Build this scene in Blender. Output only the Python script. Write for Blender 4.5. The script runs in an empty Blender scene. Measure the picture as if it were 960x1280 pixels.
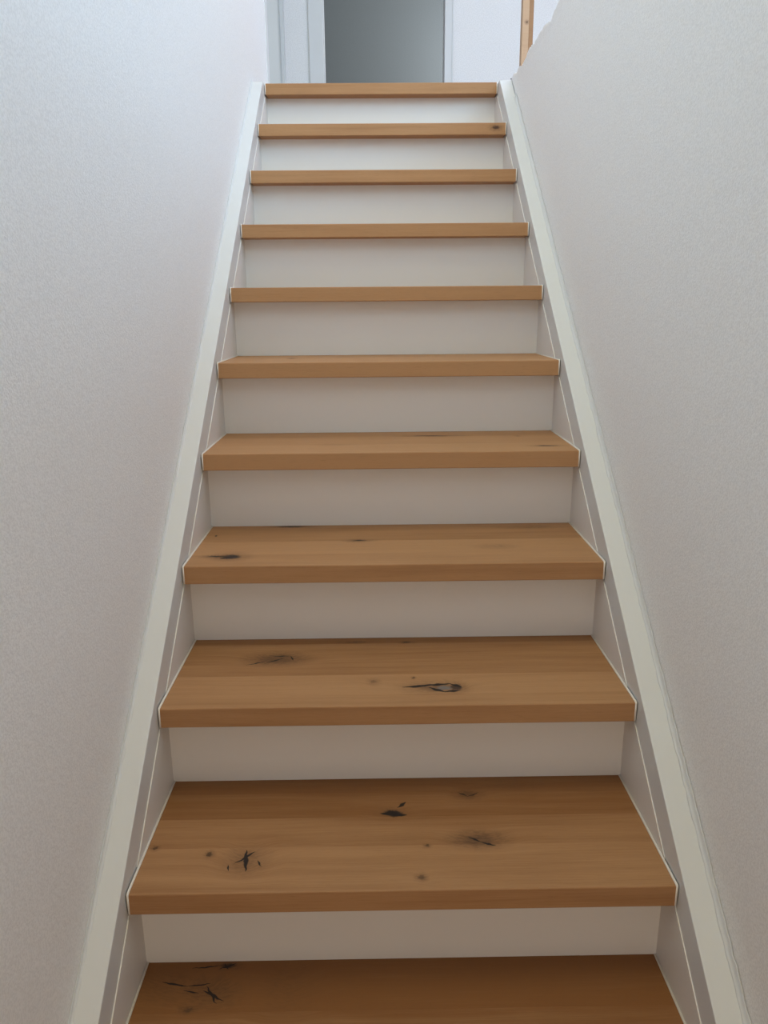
import bpy, bmesh, math, random
from mathutils import Matrix, Vector

scene = bpy.context.scene
C = scene.collection

# ------------------------------------------------------------------ camera
F_PX = 945.734                       # focal length in pixels of the 960x1280 frame
CAM = Vector((-0.03518, -0.74252, 1.05808))
YAW, PITCH, ROLL = 0.010426, -0.264648, -0.008298
fw = Vector((math.sin(YAW) * math.cos(PITCH), math.cos(YAW) * math.cos(PITCH), math.sin(PITCH)))
rt = Vector((math.cos(YAW), -math.sin(YAW), 0))
up = rt.cross(fw)
rt2 = rt * math.cos(ROLL) + up * math.sin(ROLL)
up2 = up * math.cos(ROLL) - rt * math.sin(ROLL)
cam_data = bpy.data.cameras.new('camera')
cam = bpy.data.objects.new('camera', cam_data)
C.objects.link(cam)
m = Matrix((rt2, up2, -fw)).transposed().to_4x4()
m.translation = CAM
cam.matrix_world = m
cam_data.sensor_fit = 'VERTICAL'
cam_data.sensor_height = 36.0
cam_data.lens = F_PX / 1280 * 36.0
cam_data.clip_start = 0.02
scene.camera = cam

# ------------------------------------------------------------------ light
world = bpy.data.worlds.new('sky')
scene.world = world
world.use_nodes = True
bg = world.node_tree.nodes['Background']
bg.inputs['Color'].default_value = (0.75, 0.86, 1.0, 1)
bg.inputs['Strength'].default_value = 0.1


def area(name, loc, direction, sx, sy, power, color):
    d = bpy.data.lights.new(name, 'AREA')
    d.shape = 'RECTANGLE'
    d.size, d.size_y, d.energy, d.color = sx, sy, power, color
    o = bpy.data.objects.new(name, d)
    C.objects.link(o)
    o.location = loc
    o.rotation_euler = Vector(direction).to_track_quat('-Z', 'Y').to_euler()
    return o


ROOF = 4.35                          # upper ceiling
SKYL = (1.2, 2.4, 1.0, 3.0)          # added roof window, out of view: x0, x1, y0, y1
area('side_window_fill', (2.61, -0.5, 3.4), (-1, 0, 0), 1.2, 1.4, 56.0, (0.410, 0.698, 1.000))  # unseen window light, placed and sized to brighten the stairwell
area('rear_fill', (1.0, -1.26, 3.3), (0, 1, 0), 2.4, 1.6, 41.7, (0.722, 0.898, 1.000))  # fill added for the risers, set at an unseen rear window
area('roof_fill', (1.8, 2.0, ROOF - 0.02), (0, 0, -1), 1.2, 2.0, 27.5, (0.955, 0.828, 1.000))  # overhead fill, added at a roof window out of view
area('bedroom_fill', (1.45, 6.2, 3.2), (-1, 0, 0), 0.8, 0.8, 40, (0.92, 0.95, 1.0))  # fill added for the grey room; no window is built there
area('hall_fill', (0.0, -3.06, 0.55), (0, 1, 0), 0.7, 1.7, 18.3, (1.000, 0.757, 0.580))  # warm fill added behind the camera for risers and lower walls
FILL_XY = (0.0, 0.0)                    # warm fill lamp added over the lower stairs, out of view
area('warm_fill_light', (FILL_XY[0], FILL_XY[1], ROOF - 0.075), (0, 0, -1), 0.7, 1.5, 26.1, (1.000, 0.839, 0.396))

vs = scene.view_settings
vs.view_transform = 'Standard'
vs.look = 'None'
vs.gamma = 1.0
vs.use_curve_mapping = False
vs.exposure = 0.0

# ------------------------------------------------------------------ stair dimensions (metres)
R, G, T, N = 0.18527, 0.23508, 0.0381, 0.0543    # rise, going, tread thickness, nosing overhang
HW = 0.425                           # half width of a tread
FACE = 0.4300                        # inner face of the stringer boards
PANEL = 0.4284                       # face of the thin side panels on them
WL, WR = -0.470, 0.474               # wall faces
SL = R / G
C_TOP, C_PANEL = 0.0255, -0.0475     # slope offsets of stringer top and of panel top
K0, K1 = -2, 10                      # first tread above the hall floor, landing tread
Z_HALL = (K0 - 1) * R
Z_UP = K1 * R                        # landing level
rng = random.Random(7)


# ------------------------------------------------------------------ node helpers
class NT:
    def __init__(self, mat):
        mat.use_nodes = True
        self.t = mat.node_tree
        self.t.nodes.clear()

    def n(self, kind, **kw):
        nd = self.t.nodes.new(kind)
        for k, v in kw.items():
            setattr(nd, k, v)
        return nd

    def put(self, sock, v):
        if hasattr(v, 'is_output'):
            self.t.links.new(v, sock)
        else:
            sock.default_value = v

    def math(self, op, a, b=0.0, c=None, clamp=False):
        nd = self.n('ShaderNodeMath', operation=op, use_clamp=clamp)
        self.put(nd.inputs[0], a)
        self.put(nd.inputs[1], b)
        if c is not None:
            self.put(nd.inputs[2], c)
        return nd.outputs[0]

    def vec(self, op, a, b=(0, 0, 0), s=None):
        nd = self.n('ShaderNodeVectorMath', operation=op)
        self.put(nd.inputs[0], a)
        if op == 'SCALE':
            self.put(nd.inputs[3], s)
        else:
            self.put(nd.inputs[1], b)
        return nd.outputs['Value'] if op in ('LENGTH', 'DOT_PRODUCT', 'DISTANCE') else nd.outputs[0]

    def noise(self, v, scale=1.0, detail=2.0, rough=0.5, color=False):
        nd = self.n('ShaderNodeTexNoise')
        self.put(nd.inputs['Vector'], v)
        nd.inputs['Scale'].default_value = scale
        nd.inputs['Detail'].default_value = detail
        nd.inputs['Roughness'].default_value = rough
        return nd.outputs['Color'] if color else nd.outputs[0]

    def ramp(self, f, stops):
        nd = self.n('ShaderNodeValToRGB')
        el = nd.color_ramp.elements
        while len(el) < len(stops):
            el.new(0.5)
        for e, (p, c) in zip(el, stops):
            e.position = p
            e.color = (*c, 1) if len(c) == 3 else c
        self.put(nd.inputs[0], f)
        return nd.outputs[0]

    def mix(self, f, a, b, blend='MIX'):
        nd = self.n('ShaderNodeMix', data_type='RGBA', blend_type=blend)
        self.put(nd.inputs[0], f)
        self.put(nd.inputs[6], a)
        self.put(nd.inputs[7], b)
        return nd.outputs[2]

    def smooth(self, v, lo, hi, a=0.0, b=1.0):
        nd = self.n('ShaderNodeMapRange', interpolation_type='SMOOTHSTEP')
        self.put(nd.inputs[0], v)
        for i, q in zip((1, 2, 3, 4), (lo, hi, a, b)):
            self.put(nd.inputs[i], q)
        return nd.outputs[0]

    def finish(self, color, rough, bump=None, strength=0.3, dist=0.001, spec=0.5):
        b = self.n('ShaderNodeBsdfPrincipled')
        self.put(b.inputs['Base Color'], color)
        self.put(b.inputs['Roughness'], rough)
        b.inputs['Specular IOR Level'].default_value = spec
        if bump is not None:
            bp = self.n('ShaderNodeBump')
            bp.inputs['Strength'].default_value = strength
            bp.inputs['Distance'].default_value = dist
            self.put(bp.inputs['Height'], bump)
            self.t.links.new(bp.outputs[0], b.inputs['Normal'])
        o = self.n('ShaderNodeOutputMaterial')
        self.t.links.new(b.outputs[0], o.inputs[0])


def new_mat(name):
    return bpy.data.materials.new(name)


def plaster_mat(name, col, grain=260.0, strength=0.55):
    mt = new_mat(name)
    q = NT(mt)
    P = q.n('ShaderNodeTexCoord').outputs['Object']
    fine = q.noise(P, grain, 3.0, 0.6)
    mid = q.noise(P, grain * 0.33, 2.0, 0.5)
    h = q.math('ADD', q.math('MULTIPLY', fine, 1.0), q.math('MULTIPLY', mid, 0.5))
    speck = q.smooth(fine, 0.36, 0.62)
    blot = q.noise(P, 2.2, 2.0)
    c = q.mix(speck, tuple(v * 0.905 for v in col) + (1,), tuple(col) + (1,))
    c = q.mix(q.math('MULTIPLY', blot, 0.06), c, (col[0] * 0.8, col[1] * 0.8, col[2] * 0.8, 1))
    q.finish(c, 0.85, h, strength, 0.0016, 0.25)
    return mt


def paint_mat(name, col, rough=0.42):
    mt = new_mat(name)
    q = NT(mt)
    P = q.n('ShaderNodeTexCoord').outputs['Object']
    st = q.vec('MULTIPLY', P, (20, 180, 180))
    h = q.noise(st, 1.0, 3.0, 0.6)
    d = q.noise(P, 9.0, 3.0, 0.55)
    c = q.mix(q.math('MULTIPLY', d, 0.12), tuple(col) + (1,), (col[0] * 0.85, col[1] * 0.84, col[2] * 0.82, 1))
    q.finish(c, rough, h, 0.06, 0.0006, 0.4)
    return mt


def wood_mat(name, knots=(), cracks=(), light=(0.47, 0.258, 0.122), dark=(0.255, 0.108, 0.034)):
    """oak with the grain along x; knots (x,y,z,rx,ry,halo,core,colour), cracks (ax,ay,bx,by,z,width)"""
    mt = new_mat(name)
    q = NT(mt)
    P = q.n('ShaderNodeTexCoord').outputs['Object']
    seed = q.n('ShaderNodeAttribute', attribute_type='OBJECT', attribute_name='seed').outputs['Fac']
    tone = q.n('ShaderNodeAttribute', attribute_type='OBJECT', attribute_name='tone').outputs['Fac']
    wob = q.vec('SUBTRACT', q.noise(P, 60.0, 2.0, 0.5, True), (0.5, 0.5, 0.5))
    PD = q.vec('ADD', P, q.vec('MULTIPLY', wob, (0.008, 0.008, 0.0)))
    wob2 = q.vec('SUBTRACT', q.noise(P, 210.0, 2.0, 0.6, True), (0.5, 0.5, 0.5))
    PK = q.vec('ADD', PD, q.vec('MULTIPLY', wob2, (0.008, 0.008, 0.0)))
    # knots: halo bends the grain, core is dark
    bend, halos = None, []
    for (x, y, z, rx, ry, halo, core, kc) in knots:
        dv = q.vec('MULTIPLY', q.vec('SUBTRACT', PD, (x, y, z)), (1 / rx, 1 / ry, 1 / ry))
        d = q.vec('LENGTH', dv)
        dk = q.vec('LENGTH', q.vec('MULTIPLY', q.vec('SUBTRACT', PK, (x, y, z)), (1 / rx, 1 / ry, 1 / ry)))
        hm = q.math('MULTIPLY', q.smooth(d, 0.3, 2.4, 1.0, 0.0), halo)
        cm = q.math('MULTIPLY', q.smooth(dk, 0.45, 1.05, 1.0, 0.0), core)
        halos.append((hm, cm, kc, d, ry))
        g = q.math('MULTIPLY', q.smooth(d, 0.0, 3.2, 1.0, 0.0), ry * 1.1)
        bend = g if bend is None else q.math('ADD', bend, g)
    off = q.n('ShaderNodeCombineXYZ')
    q.put(off.inputs[0], q.math('MULTIPLY', seed, 3.7))
    q.put(off.inputs[1], q.math('MULTIPLY', seed, 1.9))
    q.put(off.inputs[2], q.math('MULTIPLY', seed, 5.3))
    V = q.vec('ADD', P, off.outputs[0])
    if bend is not None:
        bv = q.n('ShaderNodeCombineXYZ')
        q.put(bv.inputs[1], bend)
        V = q.vec('ADD', V, bv.outputs[0])
    drift = q.vec('SUBTRACT', q.noise(q.vec('MULTIPLY', V, (2.2, 9, 9)), 1.0, 2.0, 0.5, True), (0.5, 0.5, 0.5))
    V2 = q.vec('ADD', V, q.vec('SCALE', drift, s=0.03))
    rings = q.noise(q.vec('MULTIPLY', V2, (1.6, 85, 85)), 1.0, 3.0, 0.55)
    fibre = q.noise(q.vec('MULTIPLY', V, (14, 620, 620)), 1.0, 2.0, 0.6)
    flame = q.noise(q.vec('MULTIPLY', V2, (3.0, 22, 22)), 1.0, 2.0, 0.5)
    f = q.math('ADD', q.math('MULTIPLY', rings, 0.52), q.math('MULTIPLY', flame, 0.45))
    f = q.math('ADD', f, q.math('MULTIPLY', fibre, 0.30))
    f = q.math('ADD', f, q.math('MULTIPLY', tone, 0.85))
    mid = tuple((a + b) / 2 for a, b in zip(light, dark))
    col = q.ramp(q.smooth(f, 0.48, 1.46), [(0.0, dark), (0.5, mid), (1.0, light)])
    pore = q.smooth(q.noise(q.vec('MULTIPLY', V, (45, 1000, 1000)), 1.0, 1.0), 0.60, 0.72)
    col = q.mix(q.math('MULTIPLY', pore, 0.16), col, (0.16, 0.075, 0.03, 1))
    dirt = None
    for hm, cm, kc, d, ry in halos:
        col = q.mix(q.math('MULTIPLY', hm, 0.7), col, (0.17, 0.082, 0.036, 1))
        ring = q.smooth(q.noise(q.vec('MULTIPLY', V2, (90, 420, 420)), 1.0, 2.0), 0.42, 0.62)
        col = q.mix(q.math('MULTIPLY', q.math('MULTIPLY', hm, ring), 0.55), col, (0.07, 0.035, 0.02, 1))
        col = q.mix(cm, col, (*kc, 1))
    for (ax, ay, bx, by, z, w) in cracks:
        ba = (bx - ax, by - ay, 0.0)
        l2 = ba[0] ** 2 + ba[1] ** 2
        pa = q.vec('SUBTRACT', PD, (ax, ay, z))
        hh = q.math('DIVIDE', q.vec('DOT_PRODUCT', pa, ba), l2, clamp=True)
        d = q.vec('DISTANCE', pa, q.vec('SCALE', ba, s=hh))
        tap = q.math('MULTIPLY', q.math('SUBTRACT', 1.15, q.math('ABSOLUTE', q.math('SUBTRACT', q.math('MULTIPLY', hh, 2.0), 1.0))), w)
        mk = q.math('SUBTRACT', 1.0, q.math('DIVIDE', d, tap), clamp=True)
        mk = q.smooth(mk, 0.05, 0.55)
        col = q.mix(mk, col, (0.014, 0.010, 0.010, 1))
        dirt = mk if dirt is None else q.math('MAXIMUM', dirt, mk)
    h = q.math('ADD', q.math('MULTIPLY', fibre, 0.5), q.math('MULTIPLY', pore, -0.5))
    if dirt is not None:
        h = q.math('SUBTRACT', h, q.math('MULTIPLY', dirt, 1.5))
    q.finish(col, q.math('ADD', 0.50, q.math('MULTIPLY', rings, 0.16)), h, 0.10, 0.0006, 0.35)
    return mt


M = {}
M['plaster'] = plaster_mat('white_spray_plaster', (0.95, 0.95, 0.945), 290.0, 0.45)
M['plaster_fine'] = plaster_mat('white_smooth_plaster', (0.87, 0.87, 0.87), 160.0, 0.15)
M['grey_wall'] = plaster_mat('grey_wall_paint', (0.21, 0.235, 0.24), 160.0, 0.12)
M['paint'] = paint_mat('white_satin_paint', (0.80, 0.785, 0.77))
M['trim'] = paint_mat('white_trim_paint', (0.705, 0.718, 0.725), 0.35)
M['pale_grey'] = paint_mat('pale_grey_door_paint', (0.52, 0.56, 0.55), 0.4)
M['caulk'] = paint_mat('white_caulk', (0.86, 0.83, 0.78), 0.5)
M['floor_oak'] = wood_mat('oak_floor')
M['metal'] = new_mat('dark_steel')
q = NT(M['metal'])
q.finish(q.ramp(q.noise(q.n('ShaderNodeTexCoord').outputs['Object'], 400.0), [(0.3, (0.03, 0.03, 0.035)), (0.7, (0.08, 0.08, 0.085))]), 0.45)
M['glass'] = new_mat('roof_glass')
q = NT(M['glass'])
tr = q.n('ShaderNodeBsdfTransparent')
tr.inputs[0].default_value = (0.95, 0.98, 0.97, 1)
gl = q.n('ShaderNodeBsdfGlossy')
gl.inputs['Roughness'].default_value = 0.02
mx = q.n('ShaderNodeMixShader')
fr = q.n('ShaderNodeFresnel')
q.t.links.new(fr.outputs[0], mx.inputs[0])
q.t.links.new(tr.outputs[0], mx.inputs[1])
q.t.links.new(gl.outputs[0], mx.inputs[2])
q.t.links.new(mx.outputs[0], q.n('ShaderNodeOutputMaterial').inputs[0])


# ------------------------------------------------------------------ mesh helpers
def add_box(bm, x0, x1, y0, y1, z0, z1, bevel=0.0, front=False):
    vs_ = [bm.verts.new(p) for p in ((x0, y0, z0), (x1, y0, z0), (x1, y1, z0), (x0, y1, z0),
                                     (x0, y0, z1), (x1, y0, z1), (x1, y1, z1), (x0, y1, z1))]
    fs = [bm.faces.new([vs_[i] for i in f]) for f in ((3, 2, 1, 0), (4, 5, 6, 7), (0, 1, 5, 4), (1, 2, 6, 5), (2, 3, 7, 6), (3, 0, 4, 7))]
    if bevel:
        es = list({e for f in fs for e in f.edges})
        if front:
            es = [e for e in es if all(abs(v.co.y - y0) < 1e-6 for v in e.verts) and abs(e.verts[0].co.z - e.verts[1].co.z) < 1e-6]
        bmesh.ops.bevel(bm, geom=es, offset=bevel, segments=2, affect='EDGES', profile=0.5)


def add_prism(bm, poly, x0, x1):
    """a polygon in (y, z) carried from x0 to x1"""
    a = [bm.verts.new((x0, y, z)) for y, z in poly]
    b = [bm.verts.new((x1, y, z)) for y, z in poly]
    n = len(poly)
    bm.faces.new(a)
    bm.faces.new(b[::-1])
    for i in range(n):
        bm.faces.new((a[i], b[i], b[(i + 1) % n], a[(i + 1) % n]))


def add_tube(bm, pts, r, seg=6):
    """a tube through points that lie in one plane x = const"""
    rings = []
    pts = [Vector(p) for p in pts]
    for i, p in enumerate(pts):
        if i == 0:
            t = (pts[1] - p).normalized()
            sc = 1
        elif i == len(pts) - 1:
            t = (p - pts[i - 1]).normalized()
            sc = 1
        else:
            t1, t2 = (p - pts[i - 1]).normalized(), (pts[i + 1] - p).normalized()
            t = (t1 + t2).normalized()
            sc = 1 / max(0.5, t.dot(t1))
        sx = Vector((1, 0, 0))
        sy = t.cross(sx).normalized()
        rings.append([bm.verts.new(p + sx * r * math.cos(a) + sy * r * sc * math.sin(a))
                      for a in (2 * math.pi * j / seg for j in range(seg))])
    for a, b in zip(rings, rings[1:]):
        for j in range(seg):
            bm.faces.new((a[j], a[(j + 1) % seg], b[(j + 1) % seg], b[j]))
    bm.faces.new(rings[0][::-1])
    bm.faces.new(rings[-1])


def obj(name, bm, mat, parent=None, smooth=False):
    bmesh.ops.recalc_face_normals(bm, faces=bm.faces)
    me = bpy.data.meshes.new(name)
    bm.to_mesh(me)
    bm.free()
    me.materials.append(mat)
    if smooth:
        for p in me.polygons:
            p.use_smooth = True
    o = bpy.data.objects.new(name, me)
    C.objects.link(o)
    if parent is not None:
        o.parent = parent
        if parent.type == 'EMPTY':
            o.location = -parent.location
    return o


def box_obj(name, dims, mat, parent=None, bevel=0.0):
    bm = bmesh.new()
    add_box(bm, *dims, bevel)
    return obj(name, bm, mat, parent)


def tag(o, label, cat, group=None):
    o['label'] = label
    o['category'] = cat
    if group:
        o['group'] = group
    return o


def structure(o, label, cat):
    tag(o, label, cat)
    o['kind'] = 'structure'
    return o


def boxes(name, dims, mat):
    bm = bmesh.new()
    for d in dims:
        add_box(bm, *d)
    return obj(name, bm, mat)


# ------------------------------------------------------------------ the setting
YB = -3.0                            # back of the hall
YL = 2.79                            # where the left wall turns onto the landing
YE = 4.60                            # wall across the landing
XR = 2.60
structure(boxes('wall_left', [(WL - 0.15, WL, YB, YL, Z_HALL - 0.1, ROOF + 0.1)], M['plaster']),
          'white spray plastered wall running up the stairs beside the bright stringer', 'wall')
wr = structure(boxes('wall_right', [(WR + 0.001, WR + 0.10, YB, 2.40, Z_HALL - 0.1, Z_UP - 0.020)], M['plaster']),
               'white spray plastered wall ending in a ragged horizontal top edge', 'wall')
# ragged plaster lip along the top of the right wall
bm = bmesh.new()
r2 = random.Random(23)
ys = []
y = 2.405
while y > YB + 0.02:
    ys.append(y)
    y -= r2.choice((0.008, 0.014, 0.022, 0.03)) if y > 0.8 else 0.12
prev = None
walk = 0.0
for i, y in enumerate(ys):
    walk = 0.72 * walk + r2.uniform(-0.0075, 0.0075)
    top = Z_UP - 0.002 + walk + (r2.uniform(-0.0016, 0.0016))
    if y > 2.28:
        top -= (y - 2.28) * 0.20
    lip = r2.uniform(0.0, 0.0012)
    ring = [bm.verts.new((WR + 0.0016, y, Z_UP - 0.045)), bm.verts.new((WR + 0.0006 - lip, y, top - 0.006)),
            bm.verts.new((WR + 0.001, y, top)), bm.verts.new((WR + 0.012, y, top - 0.001)),
            bm.verts.new((WR + 0.012, y, Z_UP - 0.045))]
    if prev:
        for j in range(5):
            bm.faces.new((prev[j], prev[(j + 1) % 5], ring[(j + 1) % 5], ring[j]))
    else:
        bm.faces.new(ring)
    prev = ring
bm.faces.new(prev[::-1])
obj('plaster_edge', bm, M['plaster'], wr)
structure(boxes('wall_back', [(WL - 0.15, -0.40, YB - 0.1, YB, Z_HALL - 0.1, Z_UP - 0.25), (0.40, WR + 0.1, YB - 0.1, YB, Z_HALL - 0.1, Z_UP - 0.25),
                              (-0.40, 0.40, YB - 0.1, YB, 1.45, Z_UP - 0.25)], M['plaster_fine']),
          'plain white wall around the added glazed door behind the foot of the stairs', 'wall')
structure(boxes('floor', [(WL - 0.15, WR + 0.1, YB - 0.1, 2.4, Z_HALL - 0.1, Z_HALL)], M['floor_oak']),
          'oak floor of the hall below the stairs', 'floor')
# upper floor slab: the landing, the strip beside the stairwell and the part above the hall
structure(boxes('floor_upper', [(-0.75, XR, K1 * G + 0.28, YE + 0.12, Z_UP - 0.25, Z_UP - 0.002),
                                (WR + 0.012, XR, YB, K1 * G + 0.28, Z_UP - 0.25, Z_UP - 0.016),
                                (WL, WR + 0.012, YB, -0.62, Z_UP - 0.25, Z_UP - 0.020)], M['plaster_fine']),
          'upper floor around the open stairwell beyond the top tread', 'floor')
# wall across the landing with the doorway
DX0, DX1, DH = -0.338, 0.425, Z_UP + 2.05
structure(boxes('wall_end', [(-0.75, DX0 - 0.02, YE, YE + 0.12, Z_UP - 0.1, ROOF), (DX1 + 0.02, XR, YE, YE + 0.12, Z_UP - 0.1, ROOF),
                             (DX0 - 0.02, DX1 + 0.02, YE, YE + 0.12, DH, ROOF)], M['plaster_fine']),
          'white wall across the landing around the grey doorway', 'wall')
tr1 = structure(boxes('trim_1', [(DX0 - 0.085, DX0, YE - 0.016, YE + 0.13, Z_UP, DH + 0.07)], M['trim']),
                'white door casing and jamb to the left of the grey doorway', 'door frame')
box_obj('casing_edge', (DX0 - 0.006, DX0 + 0.010, YE + 0.02, YE + 0.05, Z_UP, DH), M['trim'], tr1, 0.002)
tr2 = structure(boxes('trim_2', [(DX1, DX1 + 0.048, YE - 0.016, YE + 0.13, Z_UP, DH + 0.07)], M['trim']),
                'narrow white door casing between the grey doorway and the wooden post', 'door frame')
box_obj('casing_edge', (DX1 + 0.044, DX1 + 0.054, YE - 0.020, YE, Z_UP, DH + 0.07), M['trim'], tr2, 0.002)
structure(boxes('trim_3', [(DX0 - 0.085, DX1 + 0.048, YE - 0.016, YE + 0.13, DH, DH + 0.07)], M['trim']),
          'white head casing over the grey doorway', 'door frame')
# grey room behind the doorway
structure(boxes('wall_bedroom', [(-1.5, 1.5, 7.0, 7.1, Z_UP - 0.1, ROOF), (-1.6, -1.5, YE + 0.12, 7.1, Z_UP - 0.1, ROOF),
                                 (1.5, 1.6, YE + 0.12, 7.1, Z_UP - 0.1, ROOF)], M['grey_wall']),
          'grey painted wall seen through the doorway on the landing', 'wall')
structure(boxes('floor_bedroom', [(-1.5, 1.5, YE + 0.12, 7.0, Z_UP - 0.1, Z_UP)], M['floor_oak']), 'oak floor of the grey room', 'floor')
structure(boxes('ceiling_bedroom', [(-1.5, 1.5, YE + 0.12, 7.0, ROOF - 0.05, ROOF)], M['plaster_fine']), 'white ceiling of the grey room', 'ceiling')
# landing side wall with a closed door in its frame
XD = -0.582
structure(boxes('wall_landing', [(-0.75, XD, YL, 3.62, Z_UP - 0.1, ROOF), (-0.75, XD, 4.52, YE, Z_UP - 0.1, ROOF),
                                 (-0.75, XD, 3.62, 4.52, Z_UP + 2.05, ROOF)], M['plaster_fine']),
          'white wall on the landing around the pale grey door', 'wall')
d1 = structure(boxes('door_1', [(-0.65, XD - 0.004, 3.68, 4.46, Z_UP + 0.01, Z_UP + 2.0)], M['pale_grey']),
               'pale grey door beside the top of the stairs', 'door')
fr1 = structure(boxes('trim_4', [(-0.68, XD + 0.014, 3.60, 3.68, Z_UP, Z_UP + 2.07), (-0.68, XD + 0.014, 4.46, 4.54, Z_UP, Z_UP + 2.07),
                                 (-0.68, XD + 0.014, 3.68, 4.46, Z_UP + 2.0, Z_UP + 2.07)], M['trim']),
                'white frame of the pale grey door on the landing', 'door frame')
# corner bead where the left wall ends
structure(boxes('trim_5', [(WL - 0.03, WL + 0.003, YL - 0.002, YL + 0.012, Z_UP - 0.05, ROOF)], M['trim']),
          'thin white corner strip where the stair wall ends', 'corner strip')
# upper shell
def frame_x(name, x0, x1, y0, y1, z0, z1, label):
    """a window set in a wall across x"""
    t = 0.05
    w = structure(boxes(name, [(x0, x1, y0, y0 + t, z0, z1), (x0, x1, y1 - t, y1, z0, z1),
                               (x0, x1, y0 + t, y1 - t, z0, z0 + t), (x0, x1, y0 + t, y1 - t, z1 - t, z1)], M['trim']), label, 'window')
    box_obj('pane', ((x0 + x1) / 2 - 0.003, (x0 + x1) / 2 + 0.003, y0 + t, y1 - t, z0 + t, z1 - t), M['glass'], w)


def frame_y(name, y0, y1, x0, x1, z0, z1, label, cat='window'):
    t = 0.05
    w = structure(boxes(name, [(x0, x0 + t, y0, y1, z0, z1), (x1 - t, x1, y0, y1, z0, z1),
                               (x0 + t, x1 - t, y0, y1, z0, z0 + t), (x0 + t, x1 - t, y0, y1, z1 - t, z1)], M['trim']), label, cat)
    box_obj('pane', (x0 + t, x1 - t, (y0 + y1) / 2 - 0.003, (y0 + y1) / 2 + 0.003, z0 + t, z1 - t), M['glass'], w)


structure(boxes('wall_upper_right', [(XR, XR + 0.1, YB, -1.15, Z_UP - 0.1, ROOF), (XR, XR + 0.1, 0.15, YE + 0.12, Z_UP - 0.1, ROOF),
                                     (XR, XR + 0.1, -1.15, 0.15, Z_UP - 0.1, 2.65), (XR, XR + 0.1, -1.15, 0.15, 4.15, ROOF)], M['plaster_fine']),
          'white outer wall of the upper floor around the added wide window', 'wall')
frame_x('added_window_1', XR + 0.02, XR + 0.05, -1.15, 0.15, 2.65, 4.15, 'unseen white framed window added beside the stairwell for light')
structure(boxes('wall_upper_back', [(WL, -0.25, -1.3, -1.2, Z_UP - 0.02, ROOF), (2.25, XR, -1.3, -1.2, Z_UP - 0.02, ROOF),
                                    (-0.25, 2.25, -1.3, -1.2, Z_UP - 0.02, 2.45), (-0.25, 2.25, -1.3, -1.2, 4.15, ROOF)], M['plaster_fine']),
          'white wall behind the stairwell upstairs', 'wall')
frame_y('added_door_2', YB - 0.05, YB - 0.01, -0.40, 0.40, Z_HALL, 1.45, 'unseen glazed door added at the foot of the stairs for warm fill light', 'door')
frame_y('added_window_2', -1.24, -1.21, -0.25, 2.25, 2.45, 4.15, 'unseen white framed window added behind the stairwell for light')
structure(boxes('ceiling', [(-0.75, SKYL[0], -1.3, YE + 0.12, ROOF, ROOF + 0.1), (SKYL[1], XR, -1.3, YE + 0.12, ROOF, ROOF + 0.1),
                            (SKYL[0], SKYL[1], -1.3, SKYL[2], ROOF, ROOF + 0.1), (SKYL[0], SKYL[1], SKYL[3], YE + 0.12, ROOF, ROOF + 0.1)], M['plaster_fine']),
          'white ceiling over the stairwell and landing', 'ceiling')
w3 = structure(boxes('added_window_3', [(SKYL[0], SKYL[0] + 0.06, SKYL[2], SKYL[3], ROOF, ROOF + 0.08), (SKYL[1] - 0.06, SKYL[1], SKYL[2], SKYL[3], ROOF, ROOF + 0.08),
                                  (SKYL[0] + 0.06, SKYL[1] - 0.06, SKYL[2], SKYL[2] + 0.06, ROOF, ROOF + 0.08),
                                  (SKYL[0] + 0.06, SKYL[1] - 0.06, SKYL[3] - 0.06, SKYL[3], ROOF, ROOF + 0.08)], M['trim']),
               'unseen roof window added above the upper floor for light', 'window')
box_obj('pane', (SKYL[0] + 0.06, SKYL[1] - 0.06, SKYL[2] + 0.06, SKYL[3] - 0.06, ROOF + 0.03, ROOF + 0.036), M['glass'], w3)

lamp = bpy.data.objects.new('added_warm_lamp', None)
C.objects.link(lamp)
lamp.location = (FILL_XY[0], FILL_XY[1], ROOF)
tag(lamp, 'unseen flat lamp added above the stairwell for its warm light', 'lamp')
box_obj('housing', (FILL_XY[0] - 0.37, FILL_XY[0] + 0.37, FILL_XY[1] - 0.77, FILL_XY[1] + 0.77, ROOF - 0.06, ROOF - 0.001), M['trim'], lamp, 0.006)
box_obj('rim', (FILL_XY[0] - 0.39, FILL_XY[0] + 0.39, FILL_XY[1] - 0.79, FILL_XY[1] + 0.79, ROOF - 0.02, ROOF - 0.001), M['trim'], lamp, 0.004)

# ------------------------------------------------------------------ the staircase
stairs = bpy.data.objects.new('staircase', None)
C.objects.link(stairs)
stairs.location = (0, K0 * G, Z_HALL)
tag(stairs, 'straight closed staircase with knotty oak treads, white risers and white stringers', 'staircase')

BROWN, BLACK, GREY = (0.085, 0.045, 0.024), (0.018, 0.014, 0.014), (0.20, 0.17, 0.15)


def K(k, lst):
    """knots given as (x, distance behind the nosing, rx, ry, halo, core, colour)"""
    return [(x, k * G + dy, k * R, rx, ry, ha, co, kc) for x, dy, rx, ry, ha, co, kc in lst]


def CR(k, lst):
    return [(ax, k * G + ay, bx, k * G + by, k * R, w) for ax, ay, bx, by, w in lst]


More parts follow.
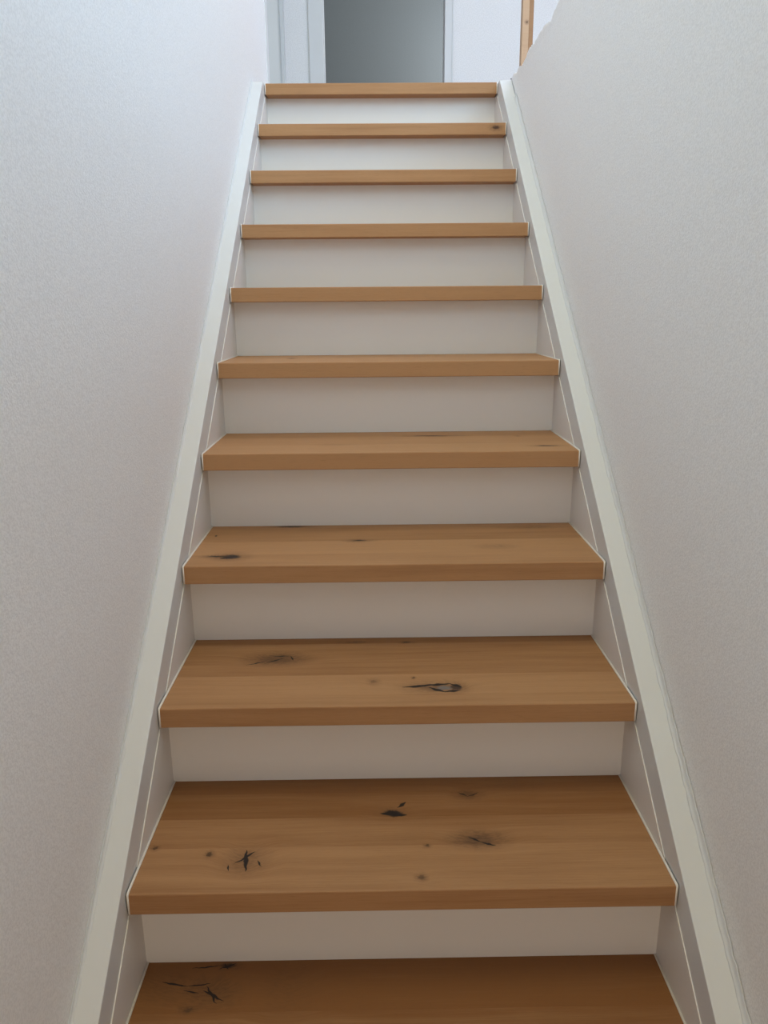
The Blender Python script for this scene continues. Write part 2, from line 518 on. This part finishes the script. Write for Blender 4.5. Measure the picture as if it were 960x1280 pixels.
KNOTS = {
    0: K(0, [(-0.290, 0.281, 0.016, 0.006, 0.5, 0.75, BLACK), (-0.301, 0.226, 0.030, 0.020, 0.45, 0.1, BROWN),
             (-0.338, 0.199, 0.010, 0.005, 0.6, 0.7, BROWN), (-0.362, 0.236, 0.05, 0.022, 0.35, 0.0, BROWN), (-0.19, 0.235, 0.03, 0.03, 0.2, 0.0, BROWN)]),
    1: K(1, [(-0.256, 0.070, 0.024, 0.022, 0.50, 0.10, BROWN), (-0.012, 0.187, 0.020, 0.010, 0.35, 0.95, BLACK),
             (0.128, 0.236, 0.018, 0.011, 0.55, 0.30, BROWN), (0.132, 0.113, 0.032, 0.014, 0.9, 0.35, BROWN),
             (-0.3176, 0.087, 0.006, 0.006, 0.6, 0.85, BROWN), (0.044, 0.100, 0.005, 0.004, 0.5, 0.8, BROWN),
             (0.030, 0.027, 0.007, 0.006, 0.6, 0.6, BROWN), (-0.412, 0.104, 0.005, 0.005, 0.5, 0.8, BROWN), (0.20, 0.26, 0.05, 0.006, 0.2, 0.0, BROWN)]),
    2: K(2, [(-0.240, 0.192, 0.040, 0.019, 0.95, 0.42, (0.13, 0.068, 0.036)), (0.110, 0.066, 0.014, 0.013, 0.5, 0.9, BLACK), (0.070, 0.066, 0.040, 0.016, 0.45, 0.35, BROWN),
             (0.088, 0.064, 0.017, 0.010, 0.0, 0.95, GREY), (-0.0816, 0.268, 0.025, 0.004, 0.5, 0.3, BROWN), (0.0255, 0.265, 0.012, 0.005, 0.5, 0.9, BROWN),
             (-0.044, 0.092, 0.008, 0.009, 0.4, 0.35, BROWN), (0.033, 0.106, 0.004, 0.004, 0.5, 0.8, BROWN)]),
    3: K(3, [(-0.342, 0.060, 0.026, 0.017, 0.55, 0.95, BLACK), (-0.376, 0.064, 0.020, 0.006, 0.6, 0.5, BROWN), (-0.236, 0.281, 0.036, 0.006, 0.8, 0.6, BLACK),
             (-0.075, 0.165, 0.022, 0.008, 0.55, 0.4, BROWN), (0.222, 0.110, 0.03, 0.012, 0.3, 0.0, BROWN), (0.33, 0.255, 0.045, 0.010, 0.4, 0.05, BROWN),
             (-0.402, 0.212, 0.003, 0.006, 0.2, 0.9, BLACK)]),
    4: K(4, [(0.105, 0.222, 0.050, 0.007, 0.6, 0.35, BROWN), (0.365, 0.066, 0.028, 0.007, 0.5, 0.75, BROWN), (0.323, 0.206, 0.006, 0.008, 0.3, 0.2, BROWN),
             (-0.13, 0.105, 0.03, 0.01, 0.2, 0.0, BROWN)]),
    5: K(5, [(-0.258, 0.16, 0.008, 0.014, 0.6, 0.5, BROWN)]),
    6: K(6, [(0.005, 0.03, 0.008, 0.014, 0.6, 0.6, BROWN)]),
    9: [(0.3916, 9 * G, 9 * R - 0.0155, 0.0145, 0.0065, 0.8, 0.85, (0.05, 0.02, 0.012))],
}
CRACKS = {
    0: CR(0, [(-0.323, 0.2335, -0.285, 0.2135, 0.0032), (-0.319, 0.242, -0.296, 0.209, 0.0030), (-0.392, 0.2505, -0.348, 0.2415, 0.0026),
              (-0.350, 0.2420, -0.312, 0.2475, 0.0020), (-0.354, 0.2330, -0.328, 0.2290, 0.0020), (-0.350, 0.2772, -0.304, 0.2800, 0.0018),
              (-0.304, 0.274, -0.276, 0.286, 0.0026), (-0.297, 0.286, -0.289, 0.272, 0.0022)]),
    1: CR(1, [(-0.258, 0.094, -0.2515, 0.048, 0.0052), (-0.272, 0.064, -0.242, 0.092, 0.0034), (-0.236, 0.070, -0.228, 0.058, 0.0022), (-0.283, 0.062, -0.279, 0.048, 0.0022),
              (-0.034, 0.186, 0.012, 0.179, 0.0090), (-0.0025, 0.2015, 0.013, 0.2165, 0.0048),
              (0.116, 0.1210, 0.136, 0.1060, 0.0034), (0.134, 0.1070, 0.158, 0.0990, 0.0034), (0.110, 0.243, 0.128, 0.230, 0.0020), (0.128, 0.230, 0.148, 0.242, 0.0020)]),
    2: CR(2, [(0.010, 0.069, 0.066, 0.074, 0.0058), (0.050, 0.074, 0.102, 0.081, 0.0062), (0.060, 0.066, 0.090, 0.048, 0.0056), (0.088, 0.049, 0.118, 0.054, 0.0054), (0.100, 0.080, 0.122, 0.066, 0.0060),
              (-0.300, 0.168, -0.255, 0.184, 0.0026), (-0.262, 0.172, -0.225, 0.200, 0.0026), (-0.250, 0.205, -0.212, 0.206, 0.0026), (-0.214, 0.206, -0.206, 0.186, 0.0022)]),
    3: CR(3, [(-0.386, 0.064, -0.352, 0.064, 0.0040), (-0.360, 0.048, -0.334, 0.062, 0.0060), (-0.27, 0.283, -0.205, 0.280, 0.0040), (-0.090, 0.166, -0.058, 0.163, 0.0028)]),
    4: CR(4, [(0.060, 0.228, 0.160, 0.216, 0.0040), (0.340, 0.0665, 0.392, 0.066, 0.0040)]),
}
STAVES = {0: (0, 0.100, 0.1935, 0.2893), 1: (0, 0.1016, 0.1759, 0.2469, 0.2893), 2: (0, 0.0418, 0.1202, 0.2611, 0.2893),
          3: (0, 0.0747, 0.1658, 0.2893), 4: (0, 0.050, 0.1086, 0.21, 0.2893), 5: (0, 0.091, 0.18, 0.2893)}
TONES = {0: (0.20, 0.08, -0.15), 1: (0.54, 0.38, 0.12, 0.0), 2: (0.60, 0.72, 0.40, 0.15), 3: (0.66, 0.80, 0.50), 4: (0.92, 0.88, 0.70, 0.55),
         5: (0.90, 0.85, 0.7), 6: (0.82, 0.7, 0.6), 7: (0.75, 0.6, 0.6), 8: (0.68, 0.6, 0.6), 9: (0.66, 0.6, 0.6), 10: (0.62, 0.6, 0.6)}  # wood tones; lowest treads and back staves darkened partly for shade
plain = wood_mat('oak_plain')

for k in range(K0, K1 + 1):
    mat = wood_mat('oak_tread', KNOTS.get(k, ()), CRACKS.get(k, ())) if (k in KNOTS or k in CRACKS) else plain
    last = k == K1
    y0, z1 = k * G, k * R
    st = STAVES.get(k) or (0, rng.uniform(0.06, 0.1), rng.uniform(0.16, 0.21), 0.2893)
    tn = TONES.get(k) or [rng.uniform(0.4, 0.75) for _ in range(len(st) - 1)]
    bm = bmesh.new()
    add_box(bm, -HW, HW, y0, y0 + st[1], z1 - T, z1, 0.0020, True)
    add_box(bm, -HW, HW, y0 + st[1] - 0.004, y0 + st[-1] + 0.004, z1 - T, z1 - 0.006)
    tread = obj('tread', bm, mat, stairs)
    tread['seed'] = rng.uniform(0, 10)
    tread['tone'] = tn[0]
    for i in range(1, len(st) - 1):
        bm = bmesh.new()
        dz = rng.uniform(-0.0002, 0.0001)
        add_box(bm, -HW, HW, y0 + st[i], y0 + st[i + 1], z1 - 0.0058, z1 + dz, 0.0001)
        s = obj('stave', bm, mat, tread)
        s['seed'] = rng.uniform(0, 10)
        s['tone'] = tn[i]
    # caulk beads along both ends of the tread
    for sx in (-1, 1):
        bm = bmesh.new()
        xx = sx * (HW + 0.0014)
        end = y0 + (st[-1] if not last else st[-1])
        add_tube(bm, [(xx, y0 + 0.0012, z1 - T + 0.001), (xx, y0 + 0.0008, z1 - 0.0005), (xx, y0 + 0.004, z1 + 0.0002), (xx, end - 0.001, z1 + 0.0002)], 0.0021)
        obj('caulk_bead', bm, M['caulk'], tread, True)
    # riser below this tread
    zr0 = (k - 1) * R
    riser = box_obj('riser', (-FACE, FACE, y0 + N, y0 + N + 0.012, zr0, z1 - T), M['paint'], stairs)
    # side panels between the tread below and this one
    if k > K0:
        a, b = k - 1, k
        poly = [(a * G - C_PANEL / SL, a * R), (b * G + N, a * R), (b * G + N, b * R - T), (b * G + (-C_PANEL - T) / SL, b * R - T)]
        for sx in (-1, 1):
            bm = bmesh.new()
            add_prism(bm, poly, sx * PANEL, sx * (FACE + 0.001))
            pn = obj('side_panel', bm, M['paint'], stairs)
            bm = bmesh.new()
            p0, p1 = poly[0], poly[3]
            add_tube(bm, [(sx * PANEL, p0[0], p0[1]), (sx * PANEL, p1[0], p1[1])], 0.0005, 5)
            obj('edge_highlight', bm, M['caulk'], pn, True)  # paler bead stands in for the highlight on the panel's top edge

# stringers with a level cut at the landing, and the caulk where they meet the walls
yb = K0 * G - 0.10
yt = (Z_UP - 0.004 - C_TOP) / SL
for sx, wx in ((-1, WL), (1, WR)):
    poly = [(yb, Z_HALL), (yb, SL * yb + C_TOP), (yt, SL * yt + C_TOP), (K1 * G + 0.28, Z_UP - 0.004), (K1 * G + 0.28, Z_UP - 0.30), (K0 * G + 0.30, Z_HALL)]
    bm = bmesh.new()
    add_prism(bm, poly, sx * FACE, wx - sx * (0.0015 if sx > 0 else 0.0005))
    es = [e for e in bm.edges if abs(e.verts[0].co.x - sx * FACE) < 1e-5 and abs(e.verts[1].co.x - sx * FACE) < 1e-5
          and abs((e.verts[0].co.z - SL * e.verts[0].co.y) - C_TOP) < 1e-4 and abs((e.verts[1].co.z - SL * e.verts[1].co.y) - C_TOP) < 1e-4]
    bmesh.ops.bevel(bm, geom=es, offset=0.0016, segments=2, affect='EDGES', profile=0.5)
    stringer = obj('stringer', bm, M['trim'], stairs)
    bm = bmesh.new()
    r3 = random.Random(5 + sx)
    prev = None
    n = 260
    nrm = Vector((0, -SL, 1)).normalized()
    w0, h0 = (0.006, 0.009) if sx < 0 else (0.007, 0.014)
    for i in range(n + 1):
        y = yb + (yt - (0.10 if sx > 0 else 0.0) - yb) * i / n
        base = Vector((wx - sx * 0.0004, y, SL * y + C_TOP - 0.0006))
        w = w0 + r3.uniform(-0.0012, 0.0012)
        h = h0 + r3.uniform(-0.0022, 0.0022)
        ring = [bm.verts.new(base + Vector((-sx * w, 0, 0)) + nrm * 0.0001)]
        for a in (0.28, 0.5, 0.72):
            # concave fillet
            cx, cz = 1 - math.sin(a * math.pi / 2), 1 - math.cos(a * math.pi / 2)
            ring.append(bm.verts.new(base + Vector((-sx * w * cx, 0, 0)) + nrm * h * cz))
        ring.append(bm.verts.new(base + Vector((-sx * 0.0012, 0, 0)) + nrm * h))
        ring.append(bm.verts.new(base + Vector((0, 0, 0)) + nrm * h))
        ring.append(bm.verts.new(base))
        if prev:
            for j in range(len(ring)):
                bm.faces.new((prev[j], prev[(j + 1) % len(ring)], ring[(j + 1) % len(ring)], ring[j]))
        prev = ring
    obj('caulk_fillet', bm, M['trim'], stringer, True)

# ------------------------------------------------------------------ timber post and nail beside the stairwell
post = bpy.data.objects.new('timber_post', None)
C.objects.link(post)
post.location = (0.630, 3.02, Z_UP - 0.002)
tag(post, 'bare pine timber post with its shaded side coloured darker, behind the ragged plaster edge', 'post')
ph = 1.05
pine = wood_mat('pine_post', [(0.020, 0.0, 0.41, 0.006, 0.006, 0.6, 0.7, BROWN)], (), (0.54, 0.36, 0.23), (0.43, 0.26, 0.145))
bm = bmesh.new()
add_box(bm, 0, 0.029, 0, 0.044, 0, ph, 0.0012)
shaft = obj('shaft', bm, pine, post)
shaft.location = (0, 0, 0)
shaft['seed'] = 2.3
shaft['tone'] = 0.7
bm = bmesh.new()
add_box(bm, 0.0292, 0.049, 0.002, 0.044, 0, ph, 0.0012)  # separate darker piece stands in for shade on the post's right side
strip = obj('shaded_side', bm, wood_mat('shaded_side_wood', (), (), (0.36, 0.20, 0.10), (0.26, 0.13, 0.06)), post)
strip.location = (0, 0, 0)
strip['label'] = 'added darker strip for the shaded side of the post'
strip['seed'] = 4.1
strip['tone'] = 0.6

nail = bpy.data.objects.new('nail', None)
C.objects.link(nail)
nail.location = (WR + 0.002, 2.335, Z_UP - 0.0065)
tag(nail, 'small dark nail sticking up from the plaster edge beside the top tread', 'nail')
for nm, r_, z0, z1 in (('shank', 0.0011, -0.004, 0.011), ('head', 0.0042, 0.011, 0.0135)):
    bm = bmesh.new()
    bmesh.ops.create_cone(bm, cap_ends=True, segments=12, radius1=r_ * (0.6 if nm == 'head' else 1), radius2=r_, depth=z1 - z0)
    bmesh.ops.translate(bm, verts=bm.verts, vec=(0, 0, (z0 + z1) / 2))
    o = obj(nm, bm, M['metal'], nail)
    o.location = (0, 0, 0)
